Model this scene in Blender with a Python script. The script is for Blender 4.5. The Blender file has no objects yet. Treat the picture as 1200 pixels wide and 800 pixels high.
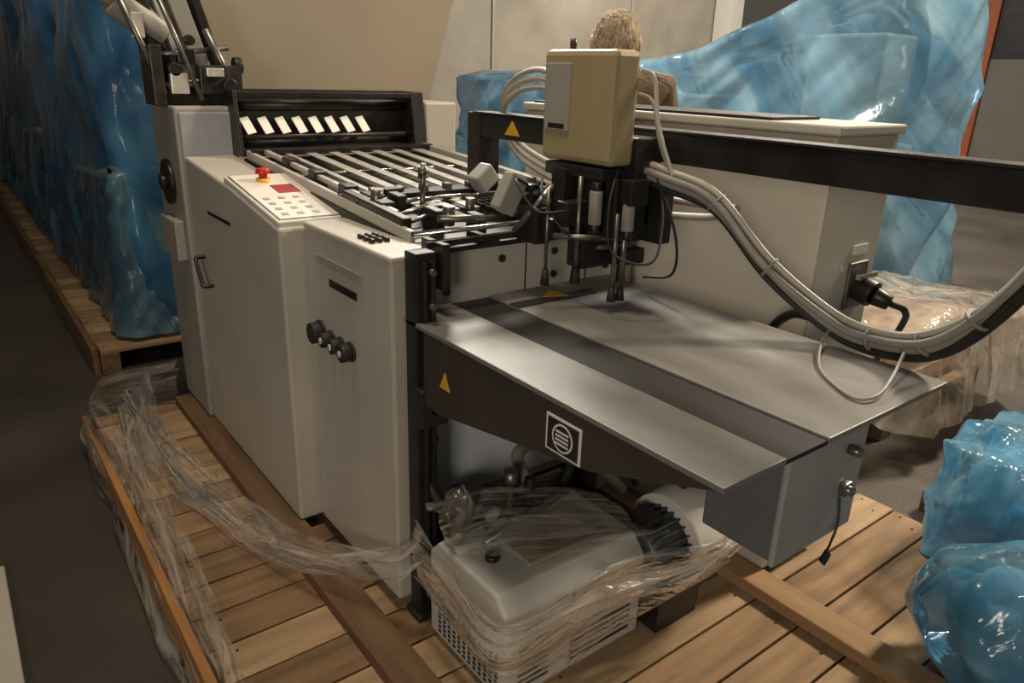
import bpy, bmesh, math, random
from mathutils import Vector, Matrix, noise
random.seed(4)
S=bpy.context.scene
COL=bpy.context.collection
# ------------------------------------------------------------------ materials
def N(nt,t,**k):
    n=nt.nodes.new(t)
    for a,b in k.items(): setattr(n,a,b)
    return n
def mat(name,col,rough=.5,metal=0.,var=.12,scale=8,bump=0.,bscale=60,col2=None,stretch=None,coat=0.):
    m=bpy.data.materials.new(name); m.use_nodes=True; nt=m.node_tree
    b=nt.nodes['Principled BSDF']
    b.inputs['Metallic'].default_value=metal
    b.inputs['Coat Weight'].default_value=coat
    tc=N(nt,'ShaderNodeTexCoord'); mp=N(nt,'ShaderNodeMapping')
    nt.links.new(tc.outputs['Object'],mp.inputs[0])
    if stretch: mp.inputs['Scale'].default_value=stretch
    nz=N(nt,'ShaderNodeTexNoise'); nz.inputs['Scale'].default_value=scale; nz.inputs['Detail'].default_value=6
    nt.links.new(mp.outputs[0],nz.inputs['Vector'])
    r=N(nt,'ShaderNodeValToRGB')
    c2=col2 if col2 else tuple(c*(1-var*2) for c in col)
    r.color_ramp.elements[0].position=.3; r.color_ramp.elements[1].position=.7
    r.color_ramp.elements[0].color=(*c2,1); r.color_ramp.elements[1].color=(*col,1)
    nt.links.new(nz.outputs['Fac'],r.inputs[0]); nt.links.new(r.outputs[0],b.inputs['Base Color'])
    mr=N(nt,'ShaderNodeMapRange'); mr.inputs[3].default_value=max(.02,rough-.08); mr.inputs[4].default_value=min(1,rough+.1)
    nt.links.new(nz.outputs['Fac'],mr.inputs[0]); nt.links.new(mr.outputs[0],b.inputs['Roughness'])
    if bump:
        n2=N(nt,'ShaderNodeTexNoise'); n2.inputs['Scale'].default_value=bscale; n2.inputs['Detail'].default_value=4
        nt.links.new(mp.outputs[0],n2.inputs['Vector'])
        bp=N(nt,'ShaderNodeBump'); bp.inputs['Strength'].default_value=bump; bp.inputs['Distance'].default_value=.02
        nt.links.new(n2.outputs['Fac'],bp.inputs['Height']); nt.links.new(bp.outputs[0],b.inputs['Normal'])
    return m
def film(name,col,opacity,op_hi,rough=.15,scale=4,stretch=(1,1,1),bump=.6,bscale=14,transl=.5,uv=False,ior=1.45,dist=1.2,tint=.55,rot=(0,0,0),col2=None):
    """thin plastic film : transparent + diffuse/translucent + glossy, denser on the wrinkles"""
    m=bpy.data.materials.new(name); m.use_nodes=True; nt=m.node_tree; nt.nodes.clear()
    out=N(nt,'ShaderNodeOutputMaterial')
    tc=N(nt,'ShaderNodeTexCoord'); mp0=N(nt,'ShaderNodeMapping'); mp0.inputs['Rotation'].default_value=rot
    mp=N(nt,'ShaderNodeMapping'); mp.inputs['Scale'].default_value=stretch
    nt.links.new(tc.outputs['UV' if uv else 'Object'],mp0.inputs[0]); nt.links.new(mp0.outputs[0],mp.inputs[0])
    nz=N(nt,'ShaderNodeTexNoise'); nz.inputs['Scale'].default_value=scale; nz.inputs['Detail'].default_value=5; nz.inputs['Distortion'].default_value=dist
    nt.links.new(mp.outputs[0],nz.inputs['Vector'])
    n2=N(nt,'ShaderNodeTexNoise'); n2.inputs['Scale'].default_value=bscale; n2.inputs['Detail'].default_value=3; n2.inputs['Distortion'].default_value=dist
    nt.links.new(mp.outputs[0],n2.inputs['Vector'])
    bp=N(nt,'ShaderNodeBump'); bp.inputs['Strength'].default_value=bump; bp.inputs['Distance'].default_value=.04
    nt.links.new(n2.outputs['Fac'],bp.inputs['Height'])
    cr_=N(nt,'ShaderNodeValToRGB'); cr_.color_ramp.elements[0].position=.38; cr_.color_ramp.elements[1].position=.66
    cr_.color_ramp.elements[0].color=(*col,1); cr_.color_ramp.elements[1].color=(*(col2 or col),1)
    nt.links.new(n2.outputs['Fac'],cr_.inputs[0])
    d=N(nt,'ShaderNodeBsdfDiffuse'); t=N(nt,'ShaderNodeBsdfTranslucent')
    nt.links.new(cr_.outputs[0],d.inputs[0]); nt.links.new(cr_.outputs[0],t.inputs[0])
    g=N(nt,'ShaderNodeBsdfGlossy'); g.inputs[0].default_value=(.95,.97,1,1); g.inputs['Roughness'].default_value=rough
    tr=N(nt,'ShaderNodeBsdfTransparent'); tr.inputs[0].default_value=(*[min(1,tint+c*(1-tint)) for c in col],1)
    for x in (d,t,g): nt.links.new(bp.outputs[0],x.inputs['Normal'])
    m1=N(nt,'ShaderNodeMixShader'); m1.inputs[0].default_value=transl
    nt.links.new(d.outputs[0],m1.inputs[1]); nt.links.new(t.outputs[0],m1.inputs[2])
    r=N(nt,'ShaderNodeMapRange'); r.inputs[1].default_value=.38; r.inputs[2].default_value=.66
    r.inputs[3].default_value=opacity; r.inputs[4].default_value=op_hi
    nt.links.new(nz.outputs['Fac'],r.inputs[0])
    m2=N(nt,'ShaderNodeMixShader'); nt.links.new(r.outputs[0],m2.inputs[0])
    nt.links.new(tr.outputs[0],m2.inputs[1]); nt.links.new(m1.outputs[0],m2.inputs[2])
    fr=N(nt,'ShaderNodeFresnel'); fr.inputs[0].default_value=ior; nt.links.new(bp.outputs[0],fr.inputs['Normal'])
    m3=N(nt,'ShaderNodeMixShader'); nt.links.new(fr.outputs[0],m3.inputs[0])
    nt.links.new(m2.outputs[0],m3.inputs[1]); nt.links.new(g.outputs[0],m3.inputs[2])
    nt.links.new(m3.outputs[0],out.inputs[0])
    return m
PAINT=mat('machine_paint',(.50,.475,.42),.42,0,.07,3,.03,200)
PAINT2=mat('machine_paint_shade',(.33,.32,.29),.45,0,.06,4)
BLUEGREY=mat('bluegrey_paint',(.64,.69,.76),.45,0,.06,4)
BOXSIDE=mat('drive_box_side_shaded',(.12,.13,.145),.45,0,.08,5)  # shade on the box side painted in as a darker grey
BOXFRONT=mat('drive_box_front_lit',(.33,.34,.35),.45,0,.08,5)  # same box, lit front face painted lighter
CREAM=mat('cream_cover',(.31,.27,.205),.34,0,.06,2)
TAN=mat('tan_cover',(.36,.295,.165),.4,0,.06,5)
BLACK=mat('black_metal',(.018,.017,.016),.4,0,.3,12)
DARK=mat('dark_steel',(.06,.055,.05),.38,.6,.2,20)
MOTOR=mat('motor_paint',(.075,.085,.10),.4,.2,.2,20)
MID=mat('mid_steel',(.25,.24,.22),.35,.8,.2,25)
STEEL=mat('bright_steel',(.72,.70,.65),.3,.45,.10,30)
CHROME=mat('chrome',(.8,.8,.78),.15,1,.05,20)
WHITE=mat('white_plastic',(.72,.70,.65),.35,0,.05,10)
TABLE=mat('table_metal',(.225,.22,.21),.45,.15,.16,5,.06,160,stretch=(2.5,.8,1))
BELT=mat('belt_black',(.010,.0095,.009),.7,0,.2,6)
SIDE=mat('table_side_paint',(.045,.038,.031),.45,0,.15,6)
RUBBER=mat('rubber',(.02,.02,.02),.6,0,.2,20)
HOSE=mat('hose_grey',(.30,.28,.25),.5,0,.12,20)
HOSEW=mat('hose_white',(.50,.47,.41),.4,0,.08,20)
RED=mat('red_plastic',(.6,.02,.01),.3,0,.1,10)
REDD=mat('red_display',(.35,.03,.03),.3,0,.1,10)
YEL=mat('yellow_sign',(.75,.42,.03),.5,0,.1,10)
BRASS=mat('brass',(.42,.30,.12),.35,.9,.15,20)
PAPER=mat('paper',(.85,.84,.78),.6,0,.03,5)
PUMP=mat('pump_casing',(.50,.49,.46),.42,0,.12,6)
WOODS=[mat('pine_a',(.39,.25,.135),.75,0,.2,3,.2,40,col2=(.18,.108,.055),stretch=(1,9,9)),
       mat('pine_b',(.29,.18,.092),.78,0,.2,3,.2,40,col2=(.14,.082,.042),stretch=(1,9,9)),
       mat('pine_c',(.46,.32,.185),.72,0,.2,3,.2,40,col2=(.27,.175,.092),stretch=(1,9,9))]
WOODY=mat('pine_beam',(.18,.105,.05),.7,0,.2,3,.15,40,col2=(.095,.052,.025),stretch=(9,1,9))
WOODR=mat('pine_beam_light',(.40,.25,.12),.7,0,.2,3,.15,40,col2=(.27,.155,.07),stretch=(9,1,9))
WOODO=mat('pine_edge',(.44,.22,.065),.6,0,.2,3,.15,40,col2=(.28,.13,.045),stretch=(9,1,9))
CONC=mat('concrete_floor',(.068,.057,.045),.5,0,.2,1.4,.12,60,col2=(.032,.027,.022))
WALLM=mat('concrete_wall',(.34,.305,.25),.8,0,.1,1.2,.15,20,col2=(.23,.205,.165))
WALLF=mat('far_wall',(.20,.185,.17),.8,0,.1,1.2)
CARD=mat('cardboard',(.30,.21,.13),.7,0,.12,5)
BLUEF=film('blue_film',(.04,.20,.45),.40,.92,.22,1.3,(1,1,.6),.5,3.2,.45,ior=1.38,col2=(.13,.38,.62))
BLUELOW=film('blue_film_dull',(.09,.22,.33),.35,.85,.28,2.5,(1,1,.5),.5,6,.45,ior=1.38,col2=(.24,.42,.52))
BLUEL=film('blue_film_light',(.20,.46,.68),.26,.88,.20,1.2,(1,2.2,.5),.55,2.2,.5,ior=1.38,rot=(.7,0,0),col2=(.42,.66,.80),dist=.8)
BLUEB=film('blue_bag_film',(.08,.38,.62),.30,.80,.13,3,(1,1,1),.4,6,.5,ior=1.38,col2=(.30,.60,.78))
CLEAR=film('clear_film',(.92,.88,.80),.02,.42,.16,4,(.45,2.6,1),.4,5,.5,uv=True,ior=1.15,dist=1.0,tint=.98)
CLEARD=film('clear_film_crate',(.72,.66,.56),.10,.60,.15,4,(1,1,.6),.5,9,.3,ior=1.35,tint=.9)
# ------------------------------------------------------------------ geometry helpers
def root(name):
    o=bpy.data.objects.new(name,None); COL.objects.link(o); o.empty_display_size=.1; return o
def mk(name,bm,mats,parent=None,smooth=False,bevel=0,seg=2):
    bmesh.ops.recalc_face_normals(bm,faces=bm.faces)
    me=bpy.data.meshes.new(name); bm.to_mesh(me); bm.free()
    if not isinstance(mats,(list,tuple)): mats=[mats]
    for m in mats: me.materials.append(m)
    if smooth:
        for p in me.polygons: p.use_smooth=True
    o=bpy.data.objects.new(name,me); COL.objects.link(o)
    if parent: o.parent=parent
    if bevel:
        md=o.modifiers.new('b','BEVEL'); md.width=bevel; md.segments=seg; md.limit_method='ANGLE'
    return o
def abox(bm,x0,x1,y0,y1,z0,z1,mi=0,M=None):
    vs=[bm.verts.new((x,y,z)) for x in (x0,x1) for y in (y0,y1) for z in (z0,z1)]
    if M:
        for v in vs: v.co=M@v.co
    for f in ((0,1,3,2),(4,6,7,5),(0,4,5,1),(2,3,7,6),(0,2,6,4),(1,5,7,3)):
        bm.faces.new([vs[i] for i in f]).material_index=mi
def box(name,b,m,parent=None,bevel=.004):
    bm=bmesh.new(); abox(bm,*b); return mk(name,bm,m,parent,bevel=bevel)
def boxes(name,L,m,parent=None,bevel=.002):
    bm=bmesh.new()
    for b in L: abox(bm,*b)
    return mk(name,bm,m,parent,bevel=bevel)
def acyl(bm,p0,p1,r0,r1=None,seg=24,mi=0,cap=True):
    p0=Vector(p0);p1=Vector(p1); r1=r0 if r1 is None else r1
    d=(p1-p0).normalized(); a=d.orthogonal().normalized(); b=d.cross(a)
    A=[bm.verts.new(p0+(a*math.cos(t)+b*math.sin(t))*r0) for t in [2*math.pi*i/seg for i in range(seg)]]
    C=[bm.verts.new(p1+(a*math.cos(t)+b*math.sin(t))*r1) for t in [2*math.pi*i/seg for i in range(seg)]]
    for i in range(seg):
        f=bm.faces.new((A[i],A[(i+1)%seg],C[(i+1)%seg],C[i])); f.material_index=mi; f.smooth=True
    if cap:
        bm.faces.new(A).material_index=mi; bm.faces.new(C[::-1]).material_index=mi
def cyls(name,L,m,parent=None,bevel=0,seg=24):
    bm=bmesh.new()
    for c in L: acyl(bm,*c,seg=seg)
    return mk(name,bm,m,parent,bevel=bevel)
def prism(name,poly,axis,a0,a1,m,parent=None,bevel=.004):
    bm=bmesh.new()
    def pt(p,a):
        return {'x':(a,p[0],p[1]),'y':(p[0],a,p[1]),'z':(p[0],p[1],a)}[axis]
    A=[bm.verts.new(pt(p,a0)) for p in poly]; C=[bm.verts.new(pt(p,a1)) for p in poly]
    bm.faces.new(A); bm.faces.new(C[::-1]); n=len(poly)
    for i in range(n): bm.faces.new((A[i],C[i],C[(i+1)%n],A[(i+1)%n]))
    return mk(name,bm,m,parent,bevel=bevel)
def cr(P,n=10):
    P=[Vector(p) for p in P]; Q=[P[0]*2-P[1]]+P+[P[-1]*2-P[-2]]; out=[]
    for i in range(1,len(Q)-2):
        for k in range(n):
            t=k/n; a,b,c,d=Q[i-1:i+3]
            out.append(.5*((2*b)+(c-a)*t+(2*a-5*b+4*c-d)*t*t+(3*b-a-3*c+d)*t**3))
    out.append(P[-1]); return out
def hose(name,P,r,m,parent=None,n=10):
    cu=bpy.data.curves.new(name,'CURVE'); cu.dimensions='3D'; cu.bevel_depth=r; cu.bevel_resolution=3; cu.use_fill_caps=True
    pts=cr(P,n); s=cu.splines.new('POLY'); s.points.add(len(pts)-1)
    for q,p in zip(s.points,pts): q.co=(*p,1)
    s.use_smooth=True
    cu.materials.append(m); o=bpy.data.objects.new(name,cu); COL.objects.link(o)
    if parent: o.parent=parent
    return o
def nz(*v): return noise.noise(Vector(v))
# ------------------------------------------------------------------ camera (standing height, looking down 20 deg)
cd=bpy.data.cameras.new('camera'); cam=bpy.data.objects.new('camera',cd); COL.objects.link(cam)
A=Vector((-700,335,-860)).normalized(); B=Vector((1180,275,-860)); B=(B-A*B.dot(A)).normalized(); Z=B.cross(A)
M=Matrix((B,A,Z)).to_4x4(); M.translation=Vector((0,0,1.5)); cam.matrix_world=M
cd.lens=25.8; cd.sensor_width=36; cd.clip_start=.05; S.camera=cam
# ------------------------------------------------------------------ room
box('floor',(-8,20,-6,14,-.1,0),CONC,bevel=0)
box('wall_back',(-8,15.4,12,12.2,0,6),WALLM,bevel=0)
box('wall_far',(18,18.2,-6,12.2,0,6),WALLF,bevel=0)
column=box('white_column',(14.9,15.35,11.5,11.95,0,6),WHITE)
boxes('trim_1',[(5.0,5.04,11.97,12,0,6),(8.6,8.64,11.97,12,0,6),(12.2,12.24,11.97,12,0,6)],PAINT2,bevel=0)
dr=root('door_1')
boxes('door_frame',[(17.8,17.99,7.05,7.3,0,4.2),(17.8,17.99,3.2,3.4,0,4.2),(17.8,17.99,3.2,7.3,4.2,4.45)],mat('orange_frame',(.42,.11,.04),.5),dr)
boxes('door_leaf',[(17.9,17.98,3.4,7.05,2.1,4.2)],mat('dark_door',(.03,.03,.035),.4),dr)
boxes('door_kick',[(17.9,17.98,3.4,7.05,0,2.1)],WALLF,dr)
# ------------------------------------------------------------------ pallets
def pallet(name,x0,x1,y0,y1,top,pitch=.135,gap=.007,thick=.022,bear=(0,.33,.66,1)):
    r=root(name); bm=bmesh.new(); rr=random.Random(name+'q')
    y=y0
    while y<y1-.02:
        ye=min(y+pitch-gap,y1); dz=rr.uniform(-.0015,.0015)
        abox(bm,x0+rr.uniform(0,.01),x1-rr.uniform(0,.01),y,ye,top-thick,top+dz,rr.randrange(3)); y+=pitch
    mk('deck_boards',bm,WOODS,r,bevel=.002)
    L=[]
    for b in bear:
        c=x0+.05+(x1-x0-.1)*b; L.append((c-.045,c+.045,y0,y1,0,top-thick-.0005))
    boxes('bearers',L,WOODY,r,bevel=.003)
    N_=[]
    y=y0+pitch/2
    while y<y1:
        for b in bear:
            c=x0+.05+(x1-x0-.1)*b
            N_+= [((c-.02,y-.03,top-.002),(c-.02,y-.03,top+.002),.004),((c+.02,y+.03,top-.002),(c+.02,y+.03,top+.002),.004)]
        y+=pitch
    cyls('nails',N_,DARK,r,seg=8)
    return r
pm=pallet('wooden_pallet',.30,2.42,.25,3.2,.12,bear=(0,.3,.62,1))
box('edge_plank',(.272,.298,.25,3.2,0,.135),WOODO,pm)
box('skid_beam_left',(.62,.715,.3,3.15,.12,.158),WOODY,pm)
box('skid_beam_right',(1.62,1.71,.3,3.15,.12,.158),WOODR,pm)
# ------------------------------------------------------------------ folding machine
fm=root('paper_folding_machine')
prism('rear_side_panel',[(1.955,.16),(1.955,1.085),(2.35,1.145),(2.85,1.19),(2.85,.16)],'x',.70,.88,PAINT,fm,.008)
box('front_side_column',(.77,.895,1.45,1.95,.16,1.10),PAINT,fm,.008)
box('front_column_cap',(.768,.897,1.448,1.952,1.085,1.103),PAINT,fm,.006)
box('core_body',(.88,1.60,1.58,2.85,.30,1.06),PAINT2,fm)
box('base_frame',(.80,1.58,1.62,2.85,.16,.30),BLACK,fm)
boxes('front_upper_panel',[(.86,1.60,1.50,1.56,.93,1.085)],PAINT,fm,.004)
boxes('front_lower_panel',[(.83,1.60,1.535,1.57,.36,.93)],BLUEGREY,fm,.003)
boxes('front_lip',[(.86,1.62,1.49,1.57,1.085,1.098)],DARK,fm)
cyls('panel_screws',[((x,1.499,z),(x,1.494,z),.010) for x,z in ((.95,1.05),(1.12,1.05),(1.3,1.05),(1.5,1.05),(.95,.985),(1.3,.985),(1.5,.985))],DARK,fm)
cyls('lower_panel_screws',[((x,1.535,z),(x,1.53,z),.009) for x,z in ((.93,.78),(1.2,.8),(.93,.55),(1.25,.5))],DARK,fm)
boxes('panel_seams',[(1.2,1.203,1.498,1.5,.95,1.085),(1.42,1.423,1.498,1.5,.95,1.085)],BLACK,fm,0)
boxes('lift_post',[(.80,.855,1.39,1.44,.12,1.12)],BLACK,fm,.003)
boxes('lift_rail',[(.815,.825,1.378,1.39,.2,1.10),(.835,.845,1.378,1.39,.2,1.10)],DARK,fm,.001)
boxes('lift_brackets',[(.795,.87,1.36,1.40,.70,.80),(.795,.86,1.37,1.40,.28,.33),(.79,.88,1.38,1.45,.12,.14)],DARK,fm,.004)
cyls('post_bolts',[((.83,1.372,z),(.83,1.36,z),.008) for z in (.3,.74,.78,1.0,1.08)],MID,fm)
kn=[]
for i,(y,r) in enumerate(((1.865,.030),(1.795,.021),(1.735,.021),(1.675,.024))):
    kn+= [((.77,y,.805),(.762,y,.805),r*1.15),((.762,y,.805),(.735,y,.805),r)]
cyls('control_knobs',kn,RUBBER,fm,.003)
cyls('knob_caps',[((.735,y,.805),(.733,y,.805),.009) for y in (1.795,1.735,1.675)],WHITE,fm)
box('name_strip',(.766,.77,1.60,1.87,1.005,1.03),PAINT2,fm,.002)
box('name_label',(.766,.77,1.63,1.79,.955,.975),BLACK,fm,.001)
boxes('column_switches',[(.80+.02*i,.812+.02*i,1.60+.03*j,1.62+.03*j,1.10,1.114) for i in range(3) for j in range(3)],BLACK,fm,.003)
boxes('seam_line',[(.699,.7005,2.40,2.402,.16,1.14)],PAINT2,fm,0)
sl=math.atan2(.06,.395)
Mc=Matrix.Translation((.70,1.965,1.092))@Matrix.Rotation(sl,4,'X')
def cbox(name,b,m,bev=.002):
    bm=bmesh.new(); abox(bm,*b,0,Mc); return mk(name,bm,m,fm,bevel=bev)
cbox('console_housing',(.004,.25,0,.46,-.02,.012),WHITE,.005)
cbox('console_frame',(.012,.242,.01,.45,.012,.0135),MID,.001)
cbox('console_keypad',(.016,.238,.014,.446,.0135,.015),WHITE,.001)
cbox('console_display',(.10,.17,.24,.32,.015,.017),REDD,.001)
cbox('console_stripe',(.20,.225,.04,.42,.015,.0165),REDD,.001)
bm=bmesh.new()
for i in range(3):
    for j in range(4): abox(bm,.035+.045*i,.053+.045*i,.04+.048*j,.058+.048*j,.015,.0165,0,Mc)
mk('console_keys',bm,HOSE,fm,bevel=.001)
cyls('emergency_stop_base',[((.80,2.33,1.14),(.80,2.33,1.172),.022)],YEL,fm)
cyls('emergency_stop_button',[((.80,2.33,1.172),(.80,2.33,1.185),.013),((.80,2.33,1.185),(.80,2.33,1.202),.024,.020)],RED,fm,.003)
hose('door_handle',[(.70,2.72,.85),(.672,2.72,.85),(.665,2.71,.84),(.665,2.66,.77),(.672,2.65,.76),(.70,2.65,.76)],.007,BLACK,fm)
box('vent_slot',(.698,.702,2.38,2.62,1.02,1.032),BLACK,fm,0)
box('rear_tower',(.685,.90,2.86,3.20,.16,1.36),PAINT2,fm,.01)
box('rear_tower_front_door',(.70,.88,2.852,2.862,.25,1.34),mat('tower_door_paint',(.36,.38,.42),.4),fm,.006)
cyls('tower_disc',[((.685,3.03,1.08),(.67,3.03,1.08),.085),((.67,3.03,1.08),(.65,3.03,1.08),.03)],DARK,fm,.003)
box('tower_grey_box',(.65,.685,2.9,3.1,.8,.95),PAINT2,fm)
dxm=.06
bm=bmesh.new()
for i,(x,w_,l) in enumerate(((.66,.05,.46),(.73,.02,.46),(.78,.06,.5),(.86,.03,.40))):
    Mx=Matrix.Translation((x+dxm,3.02,1.37))@Matrix.Rotation(math.radians(-18),4,'Y')@Matrix.Rotation(math.radians(8),4,'X')
    abox(bm,0,w_,-.03,.04,0,l,(0,1,2,0)[i],Mx)
mk('fold_plate_arms',bm,[DARK,STEEL,PAINT2],fm,bevel=.003)
cyls('mech_cylinder',[((.50+dxm,2.98,1.70),(.66+dxm,3.0,1.60),.055),((.47+dxm,2.97,1.72),(.50+dxm,2.98,1.70),.03)],PAINT2,fm,.006)
cyls('mech_rods',[((a[0]+dxm,a[1],a[2]),(b[0]+dxm,b[1],b[2]),r) for a,b,r in (((.60,2.94,1.42),(.88,2.94,1.46),.014),((.56,2.94,1.52),(.86,2.94,1.56),.010),((.62,2.92,1.40),(.50,2.92,1.74),.012),((.74,2.9,1.38),(.62,2.9,1.74),.009),((.88,2.92,1.38),(.78,2.92,1.62),.013))],MID,fm)
cyls('mech_knobs',[((a[0]+dxm,a[1],a[2]),(b[0]+dxm,b[1],b[2]),r) for a,b,r in (((.90,2.93,1.50),(.87,2.93,1.50),.03),((.84,2.88,1.43),(.84,2.91,1.43),.026),((.66,2.9,1.48),(.66,2.94,1.48),.024),((.72,2.9,1.58),(.72,2.93,1.58),.018))],BLACK,fm,.004)
boxes('mech_plates',[(.64,.68,2.9,3.05,1.36,1.56),(.90,.95,2.9,3.0,1.36,1.50),(.68,.92,2.95,3.0,1.36,1.42),(.74,.80,2.93,2.97,1.5,1.55),(.80,.90,2.90,2.96,1.40,1.50)],DARK,fm,.004)
boxes('mech_bright_plates',[(.70,.76,2.90,2.93,1.40,1.47),(.82,.88,2.88,2.91,1.46,1.49),(.60,.64,2.92,2.95,1.58,1.66)],STEEL,fm,.003)
# roller bed
Mb=Matrix.Translation((0,1.58,1.098))@Matrix.Rotation(math.atan2(.085,1.2),4,'X')
def bedboxes(name,L,m,bev=.001):
    bm=bmesh.new()
    for b in L: abox(bm,*b,0,Mb)
    return mk(name,bm,m,fm,bevel=bev)
def bedcyl(name,L,m):
    bm=bmesh.new()
    for a,b,r in L: acyl(bm,Mb@Vector(a),Mb@Vector(b),r)
    return mk(name,bm,m,fm)
bedboxes('bed_plate',[(.89,1.66,.0,1.2,-.03,.0)],BLACK)
bedboxes('bed_side_rails',[(.895,.912,.0,1.2,0,.030),(1.635,1.665,.0,1.2,0,.036)],PAINT,.003)
bedboxes('bed_steel_strips',[(x,x+w_,.44,1.17,.020,.024) for x,w_ in ((.965,.022),(1.02,.022),(1.10,.038),(1.19,.038),(1.28,.038),(1.37,.038),(1.46,.038),(1.55,.05))],STEEL)
bedboxes('bed_steel_strips_front',[(x,x+.035,.20,.36,.016,.020) for x in (1.07,1.14,1.21)]+[(1.56,1.62,.05,.38,.02,.026)],STEEL)
bedboxes('bed_cross_bars',[(.90,1.65,.37,.43,.01,.034),(.90,1.65,1.13,1.16,.018,.04)],BLACK,.002)
bedcyl('bed_cross_shafts',[((.9,.80,.014),(1.65,.80,.014),.006),((.9,.30,.03),(1.65,.30,.03),.007)],CHROME)
L=[]
for i in range(13): L.append((1.26+.024*i,1.268+.024*i,.08,.30,.012,.024))
for j in range(6): L.append((1.255,1.56,.085+.04*j,.092+.04*j,.014,.026))
bedboxes('bed_grating',L,DARK,0)
bedboxes('ball_holders',[(.99+.085*i,1.012+.085*i,.385,.415,.03,.05) for i in range(8)],MID,.003)
bedboxes('left_gauge_bar',[(.93,.948,.15,1.1,.03,.045)],STEEL,.002)
bedboxes('left_gauge_blocks',[(.92,.965,.2+.22*i,.25+.22*i,.0,.055) for i in range(4)],DARK,.004)
bedcyl('lever_rods',[((.90,.06+.07*i,.03),(1.06,.11+.07*i,.045),.006) for i in range(5)],MID)
bedboxes('lever_blocks',[(.90,.93,.05,.4,0,.05),(1.00,1.03,.05,.12,0,.06),(1.04,1.08,.14,.2,0,.05),(.97,1.0,.2,.26,0,.07),(1.10,1.13,.0,.06,0,.05),(.94,.99,.30,.37,0,.05),(1.00,1.06,.33,.36,.02,.06)],BLACK,.004)
bedcyl('lever_knobs',[((1.02,.02,.03),(1.02,.02,.08),.016),((1.14,.1,.02),(1.14,.1,.075),.013),((.95,.28,.02),(.95,.28,.075),.018),((1.09,.27,.02),(1.09,.27,.14),.008),((1.09,.27,.10),(1.09,.27,.13),.015)],MID)
bm=bmesh.new(); abox(bm,1.06,1.18,-.05,.075,.034,.036,0,Mb@Matrix.Rotation(.05,4,'Y')); mk('paper_sheet',bm,PAPER,fm)
boxes('front_gauge_bars',[(.86,1.62,1.44,1.455,1.115,1.13),(.88,.90,1.40,1.50,1.02,1.13),(1.05,1.07,1.44,1.56,1.10,1.12)],DARK,fm,.002)
cyls('front_shaft',[((.84,1.47,1.145),(1.62,1.47,1.145),.007)],CHROME,fm)
boxes('guard_frame',[(.88,1.66,2.80,2.83,1.395,1.415),(.88,1.66,2.93,2.97,1.19,1.42),(.88,1.66,2.76,2.80,1.19,1.215)],BLACK,fm,.003)
prism('guard_end_left',[(2.76,1.19),(2.97,1.19),(2.97,1.42),(2.80,1.42)],'x',.875,.89,BLACK,fm)
prism('guard_end_right',[(2.76,1.19),(2.97,1.19),(2.97,1.42),(2.80,1.42)],'x',1.60,1.66,BLACK,fm)
cyls('guard_rollers',[((.89,2.86,1.365),(1.60,2.86,1.365),.022),((.89,2.85,1.235),(1.60,2.85,1.235),.025),((.89,2.80,1.255),(1.60,2.80,1.255),.009)],DARK,fm)
bm=bmesh.new()
for i in range(8):
    x=.91+.066*i
    abox(bm,-.018,.018,-.002,.002,-.035,.035,0,Matrix.Translation((x+.018,2.82,1.295))@Matrix.Rotation(math.radians(-35),4,'X')@Matrix.Rotation(math.radians(-14),4,'Y'))
mk('white_tabs',bm,PAPER,fm,bevel=.002)
boxes('guard_marks',[(.9+.05*i,.905+.05*i,2.755,2.76,1.20,1.21) for i in range(14)],YEL,fm,0)
box('rear_white_box',(1.68,1.84,2.82,3.05,1.10,1.38),PAINT,fm,.01)
boxes('right_side_panel',[(1.60,1.68,1.56,2.85,.16,1.10)],PAINT,fm,.006)
prism('rear_hood',[(.92,.16),(1.95,.16),(1.95,1.2),(2.15,1.85),(2.36,2.5),(.92,2.5)],'y',3.3,3.75,CREAM,fm,.02)
# ------------------------------------------------------------------ feed table
ft=root('feed_table')
boxes('table_top',[(.80,.955,.53,1.49,.947,.958),(1.075,1.50,.53,1.49,.947,.958)],TABLE,ft,.002)
boxes('table_belt',[(.955,1.075,.532,1.49,.945,.9535)],BELT,ft,0)
boxes('table_groove',[(1.235,1.238,1.2,1.49,.957,.9585)],BLACK,ft,0)
boxes('table_back_strip',[(1.075,1.34,1.36,1.40,.9581,.9605)],DARK,ft,0)
prism('table_side_plate',[(1.36,.947),(1.36,.765),(1.30,.765),(.80,.855),(.545,.945),(.545,.947)],'x',.802,.82,SIDE,ft,.002)
boxes('table_under_beam',[(.83,1.48,.62,1.40,.90,.947)],BLACK,ft)
box('emblem_plate',(.7995,.802,.825,.92,.852,.925),WHITE,ft,.001)
box('emblem_field',(.7985,.7995,.831,.914,.857,.920),BLACK,ft,0)
bm=bmesh.new()
for k,r in enumerate((.028,.024)):
    acyl(bm,(.7985-.0004*k,.8725,.8885),(.798-.0004*k,.8725,.8885),r,mi=k%2)
mk('emblem_rings',bm,[WHITE,BLACK],ft)
boxes('emblem_bars',[(.7965,.7972,.855,.890,.874+.008*i,.878+.008*i) for i in range(4)],WHITE,ft,0)
prism('warning_triangle',[(1.25,.838),(1.29,.838),(1.27,.878)],'x',.800,.802,YEL,ft,0)
prism('warning_triangle_top',[(1.18,1.40),(1.24,1.44),(1.25,1.37)],'z',.9607,.9615,YEL,ft,0)
boxes('drive_box',[(1.10,1.36,.612,.77,.655,.90)],BOXSIDE,ft,.004)
boxes('drive_box_front',[(1.095,1.365,.60,.612,.65,.905)],BOXFRONT,ft,.003)
boxes('drive_box_lock',[(1.29,1.315,.585,.60,.74,.77)],MID,ft,.004)
cyls('drive_box_bolts',[((1.30,.60,z),(1.30,.575,z),.010) for z in (.755,.84)],MID,ft)
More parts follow.
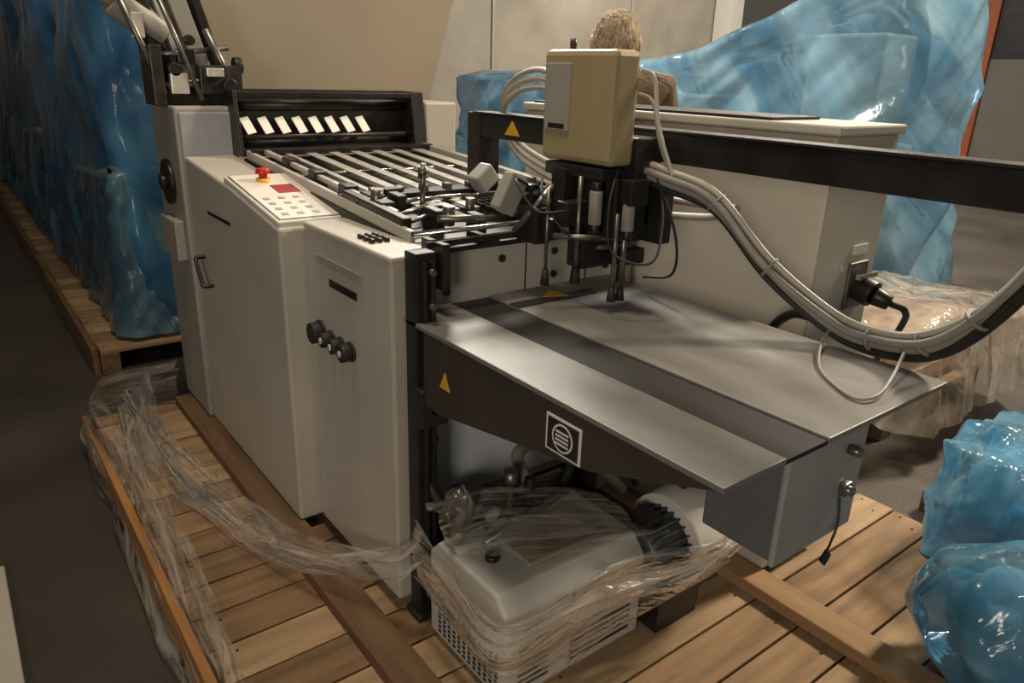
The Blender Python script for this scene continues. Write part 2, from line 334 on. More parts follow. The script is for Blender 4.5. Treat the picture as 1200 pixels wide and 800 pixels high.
hose('hanging_chain',[(1.27,.585,.75),(1.262,.575,.70),(1.25,.575,.66),(1.25,.58,.635)],.0025,DARK,ft)
bm=bmesh.new(); abox(bm,-.013,.013,-.003,.003,-.013,.013,0,Matrix.Translation((1.25,.58,.622))@Matrix.Rotation(.78,4,'Y')); mk('chain_tag',bm,BLACK,ft)
# ------------------------------------------------------------------ control cabinet
cb=root('control_cabinet')
box('cabinet_body',(1.70,2.00,.96,2.15,.16,1.385),PAINT,cb,.008)
box('cabinet_lid',(1.69,2.01,.95,2.16,1.385,1.41),PAINT,cb,.006)
box('cabinet_black_top',(1.71,1.93,1.15,2.12,1.41,1.418),BLACK,cb,.002)
boxes('cabinet_feet',[(1.72,1.78,1.0,1.06,.12,.16),(1.92,1.98,1.0,1.06,.12,.16),(1.72,1.78,2.0,2.06,.12,.16),(1.92,1.98,2.0,2.06,.12,.16)],BLACK,cb)
cyls('cabinet_screws',[((x,.96,z),(x,.956,z),.006) for x in (1.73,1.97) for z in (1.34,.5)],DARK,cb)
box('plug_plate',(1.86,1.95,.95,.96,.93,1.06),MID,cb)
cyls('plug_socket',[((1.905,.95,.995),(1.905,.90,.98),.036),((1.905,.90,.98),(1.92,.86,.965),.026,.020)],BLACK,cb,.004)
boxes('plug_clip',[(1.86,1.95,.92,.935,1.02,1.035)],CHROME,cb)
box('warning_label',(1.87,1.94,.955,.96,1.08,1.105),WHITE,cb,0)
hose('plug_cable',[(1.92,.86,.965),(1.97,.84,.94),(2.05,.88,.86),(2.12,1.0,.6),(2.15,1.1,.13)],.009,RUBBER,cb)
# ------------------------------------------------------------------ suction head + beam
sh=root('feeder_suction_head')
boxes('rail_beam',[(1.385,1.445,.40,2.02,1.312,1.382)],BLACK,sh,.004)
boxes('rail_beam_edge',[(1.38,1.45,.40,2.02,1.382,1.388)],DARK,sh,.001)
boxes('rail_end_bracket',[(1.37,1.50,.34,.40,1.25,1.40)],PAINT2,sh,.006)
boxes('rail_rear_support',[(1.38,1.46,1.98,2.05,1.10,1.385)],DARK,sh,.004)
prism('rail_warning',[(1.78,1.328),(1.85,1.328),(1.815,1.370)],'x',1.382,1.385,YEL,sh,0)
box('head_cover',(1.22,1.30,1.23,1.48,1.305,1.56),TAN,sh,.014)
box('head_cover_panel',(1.216,1.222,1.375,1.465,1.375,1.53),PAINT2,sh,.003)
box('head_cover_label',(1.2155,1.2162,1.39,1.45,1.38,1.392),BLACK,sh,0)
box('head_back_plate',(1.30,1.385,1.22,1.46,1.25,1.37),DARK,sh,.004)
cyls('head_top_stub',[((1.26,1.42,1.56),(1.26,1.42,1.585),.008)],DARK,sh)
boxes('head_mech_plates',[(1.22,1.30,1.25,1.46,1.27,1.30),(1.24,1.36,1.22,1.26,1.14,1.28),(1.24,1.28,1.30,1.44,1.12,1.27),(1.30,1.34,1.28,1.40,1.08,1.25),(1.20,1.235,1.36,1.41,1.15,1.29),(1.18,1.21,1.46,1.56,1.18,1.24),(1.28,1.40,1.44,1.50,1.13,1.22),(1.16,1.24,1.30,1.34,1.16,1.22),(1.19,1.25,1.42,1.50,1.10,1.2),(1.30,1.38,1.24,1.34,1.06,1.10),(1.34,1.42,1.22,1.32,1.16,1.26),(1.17,1.22,1.36,1.46,1.12,1.17),(1.25,1.31,1.18,1.22,1.22,1.28),(1.38,1.43,1.30,1.44,1.10,1.2),(1.15,1.20,1.40,1.48,1.10,1.19),(1.22,1.34,1.30,1.36,1.05,1.14),(1.36,1.40,1.18,1.26,1.12,1.3)],BLACK,sh,.005)
cyls('head_actuators',[((1.215,1.26,1.17),(1.215,1.26,1.25),.016),((1.265,1.20,1.16),(1.265,1.20,1.24),.015),((1.195,1.34,1.13),(1.195,1.34,1.2),.010)],HOSE,sh,.003)
cyls('head_actuator_caps',[((1.215,1.26,1.25),(1.215,1.26,1.27),.012),((1.215,1.26,1.15),(1.215,1.26,1.17),.012),((1.265,1.20,1.24),(1.265,1.20,1.26),.012),((1.265,1.20,1.14),(1.265,1.20,1.16),.011)],BLACK,sh,.002)
cyls('head_rods',[((1.21,1.40,1.25),(1.12,1.45,1.13),.008),((1.2,1.3,1.28),(1.2,1.3,1.04),.006),((1.25,1.22,1.2),(1.25,1.22,1.0),.006),((1.3,1.24,1.2),(1.3,1.24,.99),.008),((1.16,1.5,1.15),(.93,1.5,1.17),.009),((1.2,1.45,1.22),(1.12,1.6,1.2),.008),((1.22,1.33,1.10),(1.36,1.27,1.10),.009),((1.17,1.38,1.24),(1.17,1.38,1.03),.005),((1.14,1.32,1.14),(1.3,1.24,1.13),.007)],MID,sh)
cyls('suction_feet',[((1.2,1.3,1.06),(1.2,1.3,1.02),.010,.014),((1.25,1.22,1.02),(1.25,1.22,.985),.008,.012),((1.3,1.24,1.01),(1.3,1.24,.975),.008,.012),((1.36,1.3,1.10),(1.36,1.3,1.0),.012),((1.17,1.38,1.04),(1.17,1.38,1.0),.008,.012)],RUBBER,sh)
bm=bmesh.new()
abox(bm,-.03,.03,-.02,.02,-.05,.05,0,Matrix.Translation((1.14,1.50,1.215))@Matrix.Rotation(.5,4,'Y'))
abox(bm,-.025,.025,-.025,.025,-.03,.03,0,Matrix.Translation((1.10,1.56,1.25))@Matrix.Rotation(.9,4,'Y'))
mk('head_side_motor',bm,PAINT2,sh,bevel=.006)
hose('thin_cable_a',[(1.26,1.24,1.3),(1.2,1.2,1.22),(1.2,1.18,1.12),(1.27,1.12,1.10),(1.33,1.15,1.18),(1.36,1.2,1.28)],.003,RUBBER,sh)
hose('thin_cable_b',[(1.18,1.42,1.26),(1.14,1.36,1.22),(1.17,1.3,1.14),(1.24,1.26,1.13)],.003,RUBBER,sh)
hose('thin_cable_c',[(1.34,1.2,1.3),(1.38,1.15,1.15),(1.42,1.18,1.04),(1.45,1.3,1.0)],.0035,RUBBER,sh)
hose('thin_cable_d',[(1.18,1.48,1.24),(1.10,1.42,1.26),(1.10,1.34,1.20),(1.17,1.30,1.2)],.003,RUBBER,sh)
hose('back_cable',[(1.31,1.24,1.52),(1.335,1.22,1.50),(1.34,1.20,1.40),(1.36,1.16,1.29)],.005,HOSEW,sh)
hose('back_cable2',[(1.31,1.26,1.47),(1.345,1.23,1.45),(1.35,1.20,1.36),(1.37,1.17,1.28)],.004,HOSE,sh)
# cable bundle
hb=root('cable_bundle')
base=[(1.34,1.27,1.29),(1.36,1.17,1.27),(1.40,1.06,1.23),(1.45,.93,1.10),(1.50,.80,1.005),(1.51,.70,.985),(1.50,.59,1.01),(1.48,.50,1.09),(1.46,.42,1.22),(1.44,.385,1.34)]
for i,(dx,dz,r,m) in enumerate(((0,0,.010,HOSE),(.016,.016,.009,HOSEW),(-.014,.014,.009,HOSE),(.002,.028,.008,HOSEW),(.02,-.008,.007,HOSE),(.0,-.016,.007,RUBBER))):
    hose('cable_%d'%i,[(x+dx+.008*nz(k*.7,i,1),y+.012*nz(k*.9,i,5),z+dz+.012*nz(k,i,9)) for k,(x,y,z) in enumerate(base)],r,m,hb)
hose('corrugated_conduit',[(1.56,.86,.99),(1.54,.76,.965),(1.52,.66,.97),(1.51,.57,1.0),(1.49,.49,1.08),(1.47,.41,1.22),(1.45,.385,1.33)],.012,DARK,hb)
hose('corrugated_conduit_tail',[(1.56,.86,.99),(1.585,.94,.97),(1.61,1.02,.88),(1.64,1.2,.6)],.012,DARK,hb)
for i,k in enumerate((2,3,5,6,7)):
    p=Vector(base[k]); q=Vector(base[k+1]); d=(q-p).normalized()
    cyls('cable_tie_%d'%i,[(p+Vector((.004,0,.008))-d*.003,p+Vector((.004,0,.008))+d*.003,.026)],HOSE,hb)
hose('loop_cable',[(1.50,.79,.99),(1.44,.77,.972),(1.34,.71,.963),(1.28,.64,.962),(1.255,.585,.963),(1.29,.565,.968),(1.38,.585,.975),(1.47,.61,1.0)],.0035,HOSE,hb)
wh=root('air_hose')
for i in range(3):
    o=.022*i
    hose('hose_%d'%i,[(1.30,1.50,1.46+o*.6),(1.33,1.62,1.47+o),(1.38,1.78,1.455+o),(1.42,1.90,1.41+o),(1.46,1.96,1.33+o),(1.50,1.9,1.24+o),(1.52,1.7,1.18+o)],.008,HOSEW,wh)
hose('hose_low',[(1.52,1.72,1.16),(1.56,1.4,1.15),(1.54,1.2,1.17),(1.48,1.08,1.2)],.010,HOSEW,wh)
hose('hose_low2',[(1.55,1.7,1.2),(1.58,1.4,1.19),(1.55,1.2,1.20),(1.47,1.05,1.22)],.010,HOSE,wh)
# ------------------------------------------------------------------ vacuum pump
vp=root('vacuum_pump')
prism('pump_casing',[(1.02,.135),(1.34,.135),(1.34,.375),(1.30,.42),(1.06,.42),(1.02,.375)],'x',.80,1.24,PUMP,vp,.008)
box('pump_casing_lid',(.92,1.17,1.09,1.24,.42,.433),CREAM,vp,.006)
boxes('pump_casing_seams',[(.799,.801,1.02,1.34,.285,.288),(1.0,1.002,1.019,1.021,.14,.37)],DARK,vp,0)
L=[]
for i in range(9):
    for j in range(12): L.append((.798,.801,1.045+.022*j,1.055+.022*j,.155+.014*i,.162+.014*i))
boxes('pump_grille_side',L,BLACK,vp,0)
boxes('pump_grille_front',[(.84,.93,1.018,1.021,.165+.017*i,.172+.017*i) for i in range(9)]+[(1.0,1.2,1.018,1.021,.165+.017*i,.172+.017*i) for i in range(5)],BLACK,vp,0)
boxes('pump_feet',[(.82,.88,1.04,1.10,.12,.135),(1.14,1.20,1.04,1.10,.12,.135),(.82,.88,1.26,1.32,.12,.135),(1.14,1.20,1.26,1.32,.12,.135)],RUBBER,vp,0)
my,mz=1.07,.335
cyls('motor_body',[((1.24,my,mz),(1.40,my,mz),.088)],MOTOR,vp)
cyls('motor_fan_cover',[((1.37,my,mz),(1.50,my,mz),.126),((1.50,my,mz),(1.525,my,mz),.126,.085)],WHITE,vp,.004)
bm=bmesh.new()
for i in range(26):
    a=2*math.pi*i/26; Mf=Matrix.Translation((0,my,mz))@Matrix.Rotation(a,4,'X'); abox(bm,1.25,1.37,-.0025,.0025,.085,.100,0,Mf)
mk('motor_fins',bm,MOTOR,vp)
box('motor_terminal_box',(1.26,1.32,my-.035,my+.035,.42,.445),BLACK,vp,.006)
boxes('motor_foot',[(1.28,1.44,my-.08,my+.08,.12,.22)],BLACK,vp)
cyls('pump_valves',[((.84,1.27,.42),(.84,1.27,.47),.014),((.84,1.27,.45),(.84,1.27,.462),.020),((1.02,1.30,.42),(1.02,1.30,.50),.012)],BRASS,vp,.002)
cyls('pump_gauges',[((.93,1.28,.42),(.93,1.28,.45),.008),((.93,1.275,.475),(.93,1.255,.475),.028),((1.06,1.27,.44),(1.06,1.27,.53),.016),((.87,1.17,.42),(.87,1.17,.435),.018)],BLACK,vp,.003)
cyls('pump_gauge_face',[((.93,1.254,.475),(.93,1.2535,.475),.022)],PAINT2,vp)
cyls('pump_elbows',[((.84,1.27,.47),(.84,1.27,.53),.018),((.84,1.27,.515),(.79,1.25,.52),.012),((1.0,1.25,.43),(1.0,1.25,.455),.022),((.96,1.32,.44),(.96,1.32,.49),.02)],MID,vp,.003)
cyls('pump_filters',[((.95,1.40,.30),(.95,1.40,.47),.045),((1.12,1.31,.42),(1.12,1.31,.47),.03)],BLACK,vp,.004)
cyls('pump_pipes',[((.86,1.33,.455),(1.22,1.33,.455),.020),((1.02,1.30,.50),(1.02,1.30,.55),.018),((.88,1.22,.43),(1.2,1.28,.44),.010)],MID,vp)
hose('pump_hose',[(.90,1.33,.46),(.85,1.36,.48),(.84,1.42,.55),(.9,1.48,.6)],.014,RUBBER,vp)
hose('pump_hose2',[(1.1,1.33,.46),(1.12,1.40,.52),(1.25,1.45,.5),(1.4,1.40,.42),(1.5,1.35,.3)],.018,HOSE,vp)
hose('pump_hose3',[(1.2,1.30,.45),(1.28,1.32,.50),(1.42,1.30,.48),(1.5,1.3,.35)],.012,RUBBER,vp)
# ------------------------------------------------------------------ stretch film
def ribbon(name,secs,m,parent=None,nu=16,nv=26,amp=.012,seed=0,fr=5):
    T=cr([s[0] for s in secs],nu); Bm=cr([s[1] for s in secs],nu); bm=bmesh.new(); rows=[]; uvl=bm.loops.layers.uv.new('UVMap')
    L=0; us=[]
    for i,(a,b) in enumerate(zip(T,Bm)):
        if i: L+=((a+b)/2-(T[i-1]+Bm[i-1])/2).length
        us.append(L); row=[]
        for j in range(nv+1):
            t=j/nv; p=a.lerp(b,t)
            n=Vector((nz(L*1.6,t*fr,seed),nz(L*1.6,t*fr,seed+7),nz(L*1.6,t*fr,seed+13)))
            n2=Vector((nz(L*5,t*2,seed+3),nz(L*5,t*2,seed+4),nz(L*5,t*2,seed+5)))
            row.append(bm.verts.new(p+n*amp*1.6+n2*amp))
        rows.append(row)
    for i in range(len(rows)-1):
        for j in range(nv):
            f=bm.faces.new((rows[i][j],rows[i+1][j],rows[i+1][j+1],rows[i][j+1]))
            for l,(ii,jj) in zip(f.loops,((i,j),(i+1,j),(i+1,j+1),(i,j+1))): l[uvl].uv=(us[ii]*3+seed,jj/nv*(T[ii]-Bm[ii]).length*6+seed)
    return mk(name,bm,m,parent,True)
sw=root('stretch_wrap')
ribbon('edge_curtain',[((.64,3.10,.34),(.62,3.16,.13)),((.46,3.14,.33),(.44,3.22,.13)),((.34,3.12,.32),(.27,3.18,.08)),((.33,2.9,.29),(.245,2.95,.02)),((.36,2.5,.24),(.24,2.5,.01)),((.36,2.1,.19),(.24,2.1,.01)),((.35,1.7,.17),(.24,1.75,.01)),((.33,1.25,.15),(.25,1.3,.01))],CLEAR,sw,seed=2,amp=.016,nv=34)
ribbon('edge_curtain_inner',[((.56,3.05,.30),(.40,3.0,.16)),((.44,2.8,.27),(.30,2.75,.12)),((.40,2.4,.20),(.29,2.4,.13)),((.38,1.95,.17),(.27,1.95,.12)),((.36,1.5,.15),(.26,1.5,.1))],CLEAR,sw,seed=21,amp=.014,nv=30)
ribbon('strand',[((.52,3.08,.32),(.38,3.02,.20)),((.48,2.7,.25),(.37,2.6,.17)),((.54,2.3,.22),(.45,2.20,.155)),((.61,1.9,.23),(.54,1.80,.17)),((.68,1.6,.29),(.64,1.54,.225)),((.74,1.42,.36),(.71,1.37,.29)),((.79,1.36,.43),(.77,1.35,.33))],CLEAR,sw,seed=5,amp=.012)
ribbon('strand_tight',[((.42,3.0,.30),(.40,3.0,.27)),((.47,2.3,.20),(.455,2.28,.17)),((.60,1.7,.25),(.595,1.69,.225)),((.78,1.35,.40),(.775,1.35,.37))],CLEAR,sw,seed=9,amp=.008)
ribbon('pump_wrap',[((.78,1.38,.45),(.775,1.38,.32)),((.77,1.2,.43),(.78,1.2,.24)),((.785,1.01,.40),(.78,1.0,.22)),((.95,.985,.42),(.95,.98,.21)),((1.15,.98,.42),(1.15,.975,.24)),((1.35,.93,.40),(1.33,.93,.29)),((1.52,.92,.41),(1.50,.92,.34))],CLEAR,sw,seed=11,amp=.014,nv=34)
ribbon('pump_wrap_low',[((.775,1.36,.36),(.775,1.36,.28)),((.765,1.15,.36),(.77,1.15,.26)),((.78,.99,.38),(.775,.985,.29)),((1.0,.965,.40),(1.0,.96,.33)),((1.3,.93,.38),(1.28,.93,.33)),((1.5,.915,.39),(1.49,.915,.36))],CLEAR,sw,seed=17,amp=.012,nv=22)
ribbon('pump_top_wrap',[((.80,1.36,.50),(.79,1.2,.45)),((.95,1.3,.52),(.92,1.08,.455)),((1.1,1.25,.50),(1.1,1.03,.45)),((1.24,1.2,.46),(1.24,1.0,.44))],CLEAR,sw,seed=15,amp=.012)
bm=bmesh.new(); bmesh.ops.create_icosphere(bm,subdivisions=4,radius=.05,matrix=Matrix.Translation((.84,1.27,.52)))
for v in bm.verts:
    c=Vector((.84,1.27,.52)); d=(v.co-c).normalized(); v.co=c+d*(.036+.010*nz(d.x*2.5,d.y*2.5,d.z*2)); v.co.z=c.z+(v.co.z-c.z)*1.5
mk('valve_wrap',bm,CLEARD,sw,True)
# draped covers
def drape(name,x0,x1,y0,y1,z0,H,m,parent,amp=.05,seed=0,NS=260,K=26,R=8,flare=.06,fs=3.,diag=0.,fine=.22):
    bm=bmesh.new(); per=2*((x1-x0)+(y1-y0)); base=[]
    for i in range(NS):
        s=per*i/NS; w=x1-x0; h=y1-y0
        if s<w: p=(x0+s,y0,0,-1)
        elif s<w+h: p=(x1,y0+s-w,1,0)
        elif s<2*w+h: p=(x1-(s-w-h),y1,0,1)
        else: p=(x0,y1-(s-2*w-h),-1,0)
        base.append((s,)+p)
    rows=[]
    for k in range(K+1):
        t=k/K; row=[]
        for s,x,y,nx,ny in base:
            zt=H(x,y); z=z0+(zt-z0)*t; sd=s+diag*z
            f=1-abs(nz(sd*fs+.8*nz(s,z,seed),z*.7,seed))*2.4
            f3=1-abs(nz(sd*fs*2.7,z*1.2,seed+4))*2.4
            f2=nz(s*1.1,z*1.5,seed+9)
            off=flare*(1-t)**1.5+amp*(.35+.65*(1-t*.6))*(f*.6+f3*fine)+amp*.7*f2-(.05 if t==1 else 0)
            row.append(bm.verts.new((x+nx*off,y+ny*off,z+ (.03*nz(s*2,seed,3) if k==K else 0))))
        rows.append(row)
    cx,cy=(x0+x1)/2,(y0+y1)/2
    for k in range(1,R):
        t=k/R; row=[]
        for s,x,y,nx,ny in base:
            X=x+(cx-x)*t; Y=y+(cy-y)*t
            row.append(bm.verts.new((X,Y,H(X,Y)+.03*math.sin(t*3.1)+amp*.5*nz(X*3,Y*3,seed))))
        rows.append(row)
    for a in range(len(rows)-1):
        for i in range(NS):
            bm.faces.new((rows[a][i],rows[a][(i+1)%NS],rows[a+1][(i+1)%NS],rows[a+1][i]))
    c=bm.verts.new((cx,cy,H(cx,cy)+.03))
    for i in range(NS): bm.faces.new((rows[-1][i],rows[-1][(i+1)%NS],c))
    return mk(name,bm,m,parent,True)
pl=pallet('wooden_pallet',.46,2.1,3.98,11.6,.13,pitch=.16)
box('edge_plank',(.43,.46,3.98,11.6,0,.15),WOODY,pl)
lt=root('tarp_covered_machine')
box('hidden_body',(.85,1.8,4.3,11.2,.14,1.9),PAINT2,lt,.02)
drape('blue_tarp',.72,1.95,4.14,11.4,.16,lambda x,y:2.3,BLUEF,lt,.10,3,NS=620,K=40,fs=1.4,diag=.4,fine=.4)
drape('blue_tarp_lower',.65,2.0,4.08,11.5,.155,lambda x,y:.98+.04*math.sin(y*2.1),BLUELOW,lt,.045,7,NS=720,K=30,fs=3.0,flare=.03,diag=-.8,fine=.5)
rt=root('tarp_covered_machine')
def HR(x,y):
    a=[(2.1,2.05),(2.4,2.15),(2.9,1.97),(3.5,1.74),(4.2,1.60),(5,1.52),(6.6,1.48),(9,1.48)]
    if y<=a[0][0]: return a[0][1]
    for (p,q),(r,s) in zip(a,a[1:]):
        if y<=r: return q+(s-q)*(y-p)/(r-p)
    return a[-1][1]
boxes('hidden_body',[(4.55,5.1,2.35,6.3,.3,1.15),(4.6,5.0,2.4,2.9,1.15,1.8),(4.55,5.05,3.6,4.4,1.15,1.4),(4.55,5.05,5.3,6.3,1.15,1.35)],WHITE,rt,.02)
boxes('hidden_rollers',[(4.54,4.56,3.0,5.2,.75,.85),(4.5,4.56,3.0,3.3,.9,1.2),(4.5,4.56,4.5,5.1,1.0,1.3),(4.54,4.56,2.5,3.0,.5,.9)],DARK,rt,.01)
boxes('hidden_legs',[(4.6,4.75,2.4,2.6,0,.3),(4.95,5.1,2.4,2.6,0,.3),(4.6,4.75,6.0,6.2,0,.3),(4.95,5.1,6.0,6.2,0,.3)],DARK,rt)
drape('blue_tarp',4.35,5.2,2.15,6.6,.12,HR,BLUEL,rt,.13,21,NS=560,K=46,fs=1.3,flare=.08,diag=-1.1,fine=.45)
# ------------------------------------------------------------------ right crate, pallets
p2=pallet('wooden_pallet',2.70,4.1,1.32,1.95,.15,pitch=.12)
p3=pallet('wooden_pallet',2.7,3.6,.10,.95,.11,pitch=.12)
wc=root('wrapped_crate')
box('carton',(3.15,4.05,1.38,1.88,.153,.46),CARD,wc,.01)
boxes('carton_slats',[(3.13,3.15,1.38,1.88,.20,.26),(3.13,3.15,1.38,1.88,.33,.39),(3.15,4.05,1.365,1.38,.20,.26),(3.15,4.05,1.365,1.38,.33,.39)],WOODR,wc,.002)
drape('clear_cover',3.02,4.10,1.18,1.93,.155,lambda x,y:.56+.03*math.sin(x*6),CLEARD,wc,.06,33,NS=260,K=20,fs=3,flare=.04,fine=.4)
def bag(name,c,r,seed,sc=(1,1,.85),boxy=0,fr=1.6,a2=.05,a3=.01,zb=.125):
    g=root(name); c=Vector(c)
    def shape(d,k,s):
        if boxy:
            m=max(abs(d.x),abs(d.y),abs(d.z)); d=d.lerp(d/m,boxy)
        return c+Vector((d.x*k*s[0],d.y*k*s[1],max(d.z*k*s[2],-(c.z-zb))))
    bm=bmesh.new(); bmesh.ops.create_icosphere(bm,subdivisions=6,radius=1)
    for v in bm.verts:
        d=v.co.copy(); n=1-abs(nz(d.x*fr+seed,d.y*fr,d.z*fr))*2; n2=1-abs(nz(d.x*fr*2.2,d.y*fr*2.2+seed,d.z*fr*.9))*2; n3=1-abs(nz(d.x*fr*6,d.y*fr*6+seed,d.z*fr*2))*2
        v.co=shape(d,r*(.86+.09*n+a2*n2+a3*n3),sc)
    mk('film_outer',bm,BLUEB,g,True)
    bm=bmesh.new(); bmesh.ops.create_icosphere(bm,subdivisions=4,radius=1)
    for v in bm.verts:
        d=v.co.copy(); v.co=shape(d,r*.62*(1+.2*nz(d.x*3,d.y*3,d.z*3+seed)),sc)
    mk('wadding',bm,mat('bag_fill',(.35,.52,.62),.6),g,True)
    return g
bag('blue_plastic_bag',(2.45,.57,.30),.27,3,(1.0,.9,.95),.55,1.5,.06,.015)
bag('blue_plastic_bag',(1.84,.37,.29),.225,11,(1.0,1.1,.95),0,1.2,.035,.008,.161)
wb=root('white_board'); box('board',(-.5,-.07,1.6,2.45,0,.02),PAINT,wb)
# ------------------------------------------------------------------ man
man=root('man')
def skin(name,V,E,m,parent,sub=2,rootv=0):
    me=bpy.data.meshes.new(name); me.from_pydata([v[0] for v in V],E,[]); me.materials.append(m)
    o=bpy.data.objects.new(name,me); COL.objects.link(o); o.parent=parent
    md=o.modifiers.new('s','SKIN'); md.use_smooth_shade=True
    for i,v in enumerate(V):
        sv=me.skin_vertices[0].data[i]; sv.radius=v[1] if isinstance(v[1],tuple) else (v[1],v[1]); sv.use_root=(i==rootv)
    s=o.modifiers.new('d','SUBSURF'); s.levels=sub; s.render_levels=sub
    return o
def clothmat():
    m=bpy.data.materials.new('clothes'); m.use_nodes=True; nt=m.node_tree; b=nt.nodes['Principled BSDF']; b.inputs['Roughness'].default_value=.85
    tc=N(nt,'ShaderNodeTexCoord'); sp=N(nt,'ShaderNodeSeparateXYZ'); nt.links.new(tc.outputs['Object'],sp.inputs[0])
    r=N(nt,'ShaderNodeValToRGB'); r.color_ramp.interpolation='CONSTANT'
    r.color_ramp.elements[0].color=(.03,.035,.05,1); e=r.color_ramp.elements[1]; e.position=.46; e.color=(.13,.095,.055,1)
    mr=N(nt,'ShaderNodeMapRange'); mr.inputs[1].default_value=0; mr.inputs[2].default_value=2
    nt.links.new(sp.outputs[2],mr.inputs[0]); nt.links.new(mr.outputs[0],r.inputs[0])
    n=N(nt,'ShaderNodeTexNoise'); n.inputs['Scale'].default_value=9
    bp=N(nt,'ShaderNodeBump'); bp.inputs['Strength'].default_value=.7; bp.inputs['Distance'].default_value=.04
    nt.links.new(n.outputs[0],bp.inputs['Height']); nt.links.new(bp.outputs[0],b.inputs['Normal'])
    nt.links.new(r.outputs[0],b.inputs['Base Color']); return m
SKINM=mat('skin',(.55,.30,.19),.5,0,.08,10); HAIR=mat('grey_brown_hair',(.52,.41,.28),.8,0,.35,22,1.0,70,col2=(.18,.13,.08),stretch=(2,2,.5))
V=[((0,0,.95),(.15,.11)),((0,0,1.12),(.145,.105)),((0,-.01,1.30),(.18,.125)),((0,-.025,1.45),(.16,.10)),((0,-.005,1.545),(.072,.072)),
   ((.20,-.01,1.455),.078),((.26,.02,1.16),.055),((.20,.25,1.08),.040),
   ((-.20,-.01,1.455),.078),((-.26,.02,1.16),.055),((-.20,.25,1.08),.040),
   ((.10,0,.86),.095),((.11,.02,.50),.065),((.12,-.01,.10),.05),
   ((-.10,0,.86),.095),((-.11,.02,.50),.065),((-.12,-.01,.10),.05)]
E=[(0,1),(1,2),(2,3),(3,4),(3,5),(5,6),(6,7),(3,8),(8,9),(9,10),(0,11),(11,12),(12,13),(0,14),(14,15),(15,16)]
skin('body',V,E,clothmat(),man)
for s in (1,-1):
    q_='r' if s>0 else 'l'
    skin('shoe_'+q_,[((s*.12,-.05,.045),.045),((s*.125,.05,.045),.045),((s*.13,.16,.038),.038)],[(0,1),(1,2)],BLACK,man)
    w=Vector((s*.20,.25,1.08)); Vh=[(tuple(w),(.026,.022)),(tuple(w+Vector((0,.045,-.005))),(.036,.018)),(tuple(w+Vector((0,.09,-.01))),(.038,.015))]
    skin('palm_'+q_,Vh,[(0,1),(1,2)],SKINM,man)
    for f,(dx,l) in enumerate(((-.028,.062),(-.009,.075),(.010,.07),(.028,.055))):
        q=w+Vector((dx,.09,-.01)); skin('finger_%d_%s'%(f,q_),[(tuple(q),.009),(tuple(q+Vector((0,l*.5,-.006))),.009),(tuple(q+Vector((0,l*.8,-.03))),.008),(tuple(q+Vector((0,l*.85,-.05))),.007)],[(0,1),(1,2),(2,3)],SKINM,man,1)
    q=w+Vector((-s*.03,.03,-.005)); skin('thumb_'+q_,[(tuple(q),.011),(tuple(q+Vector((-s*.03,.03,-.015))),.010),(tuple(q+Vector((-s*.03,.06,-.03))),.008)],[(0,1),(1,2)],SKINM,man,1)
Mh=Matrix.Translation((0,.035,1.645))@Matrix.Rotation(math.radians(-20),4,'X')@Matrix.Scale(1.07,4)
bm=bmesh.new(); bmesh.ops.create_uvsphere(bm,u_segments=48,v_segments=32,radius=1)
for v in bm.verts:
    d=v.co.copy(); x=d.x*.078; y=d.y*.098; z=d.z*.120
    if d.z<0: x*=1-.28*d.z*d.z; y*=1-.12*d.z*d.z
    if d.y>.6:
        g=math.exp(-((d.x/.16)**2+((d.z+.15)/.22)**2)); y+=.022*g
        for e in (-.38,.38): y-=.010*math.exp(-(((d.x-e)/.16)**2+((d.z-.05)/.12)**2))
        y+=.006*math.exp(-((d.x/.3)**2+((d.z+.52)/.06)**2)); y+=.008*math.exp(-((d.x/.25)**2+((d.z+.88)/.12)**2))
    v.co=Mh@Vector((x,y,z))
mk('head',bm,SKINM,man,True)
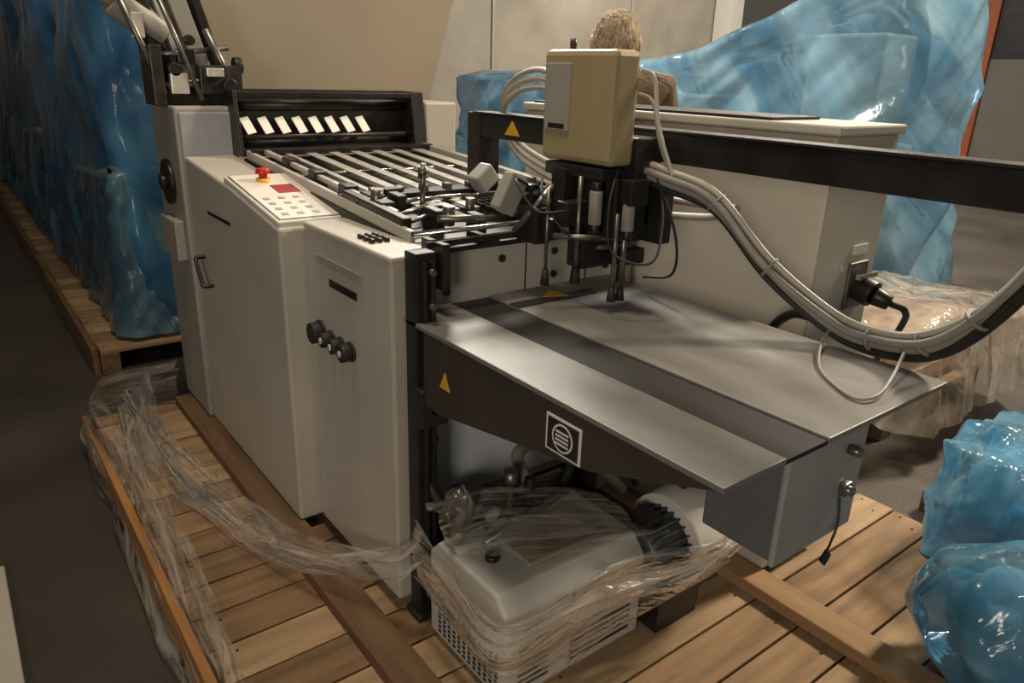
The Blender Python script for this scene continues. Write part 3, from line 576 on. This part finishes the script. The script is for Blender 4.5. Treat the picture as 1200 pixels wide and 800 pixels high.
for s in (1,-1):
    q_='r' if s>0 else 'l'
    bm=bmesh.new(); bmesh.ops.create_uvsphere(bm,u_segments=16,v_segments=12,radius=1)
    for v in bm.verts: v.co=Mh@Vector((s*.090+v.co.x*.010,-.005+v.co.y*.018,-.012+v.co.z*.032))
    mk('ear_'+q_,bm,SKINM,man,True)
    bm=bmesh.new(); bmesh.ops.create_uvsphere(bm,u_segments=12,v_segments=8,radius=.011)
    for v in bm.verts: v.co=Mh@(v.co+Vector((s*.029,.082,.006)))
    mk('eye_'+q_,bm,WHITE,man,True)
bm=bmesh.new(); bmesh.ops.create_icosphere(bm,subdivisions=6,radius=1)
bmesh.ops.delete(bm,geom=[v for v in bm.verts if (v.co.y>.35 and v.co.z<.45) or v.co.z<-.62+.1*nz(v.co.x*4,v.co.y*4,0)],context='VERTS')
for v in bm.verts:
    d=v.co.copy(); n=1+.03*nz(d.x*2.5,d.y*2.5,d.z*2)+.05*nz(d.x*16,d.y*16,d.z*5)
    v.co=Mh@Vector((d.x*.091*n,d.y*.110*n,d.z*.127*n))
mk('hair',bm,HAIR,man,True)
skin('neck',[((0,0,1.49),.055),((0,.015,1.59),.055)],[(0,1)],SKINM,man)
man.scale=(1.0,1.0,.925); man.location=(2.29,2.32,.122); man.rotation_euler=(0,0,math.radians(-40))
# ------------------------------------------------------------------ light
w=bpy.data.worlds.new('world'); S.world=w; w.use_nodes=True
w.node_tree.nodes['Background'].inputs[0].default_value=(1,.87,.72,1); w.node_tree.nodes['Background'].inputs[1].default_value=.075
def area(name,loc,tgt,size,power,col):
    l=bpy.data.lights.new(name,'AREA'); l.size=size; l.energy=power; l.color=col
    o=bpy.data.objects.new(name,l); COL.objects.link(o); o.location=loc
    o.rotation_euler=(Vector(tgt)-Vector(loc)).to_track_quat('-Z','Y').to_euler()
area('front_left_fill',(-2.0,-1.3,1.8),(1.0,1.6,.6),.8,47,(1,.88,.72))  # soft light added low at front left, lifts the panel under the table
area('ceiling_lamp',(.6,1.6,4.6),(1.1,1.9,.3),.6,80,(1,.83,.62))
area('hall_lamp_back',(3.0,5.0,4.3),(1.6,2.2,1),1.0,285,(1,.92,.80))
area('hall_lamp_right',(6.5,0.5,5.0),(2.6,1.2,0),.8,490,(1,.84,.64))
area('far_fill',(11,7,5.5),(11,9,0),3,800,(1,.90,.76))  # added fill, keeps the distant wall and floor from going dark
S.view_settings.view_transform='Standard'; S.view_settings.look='None'
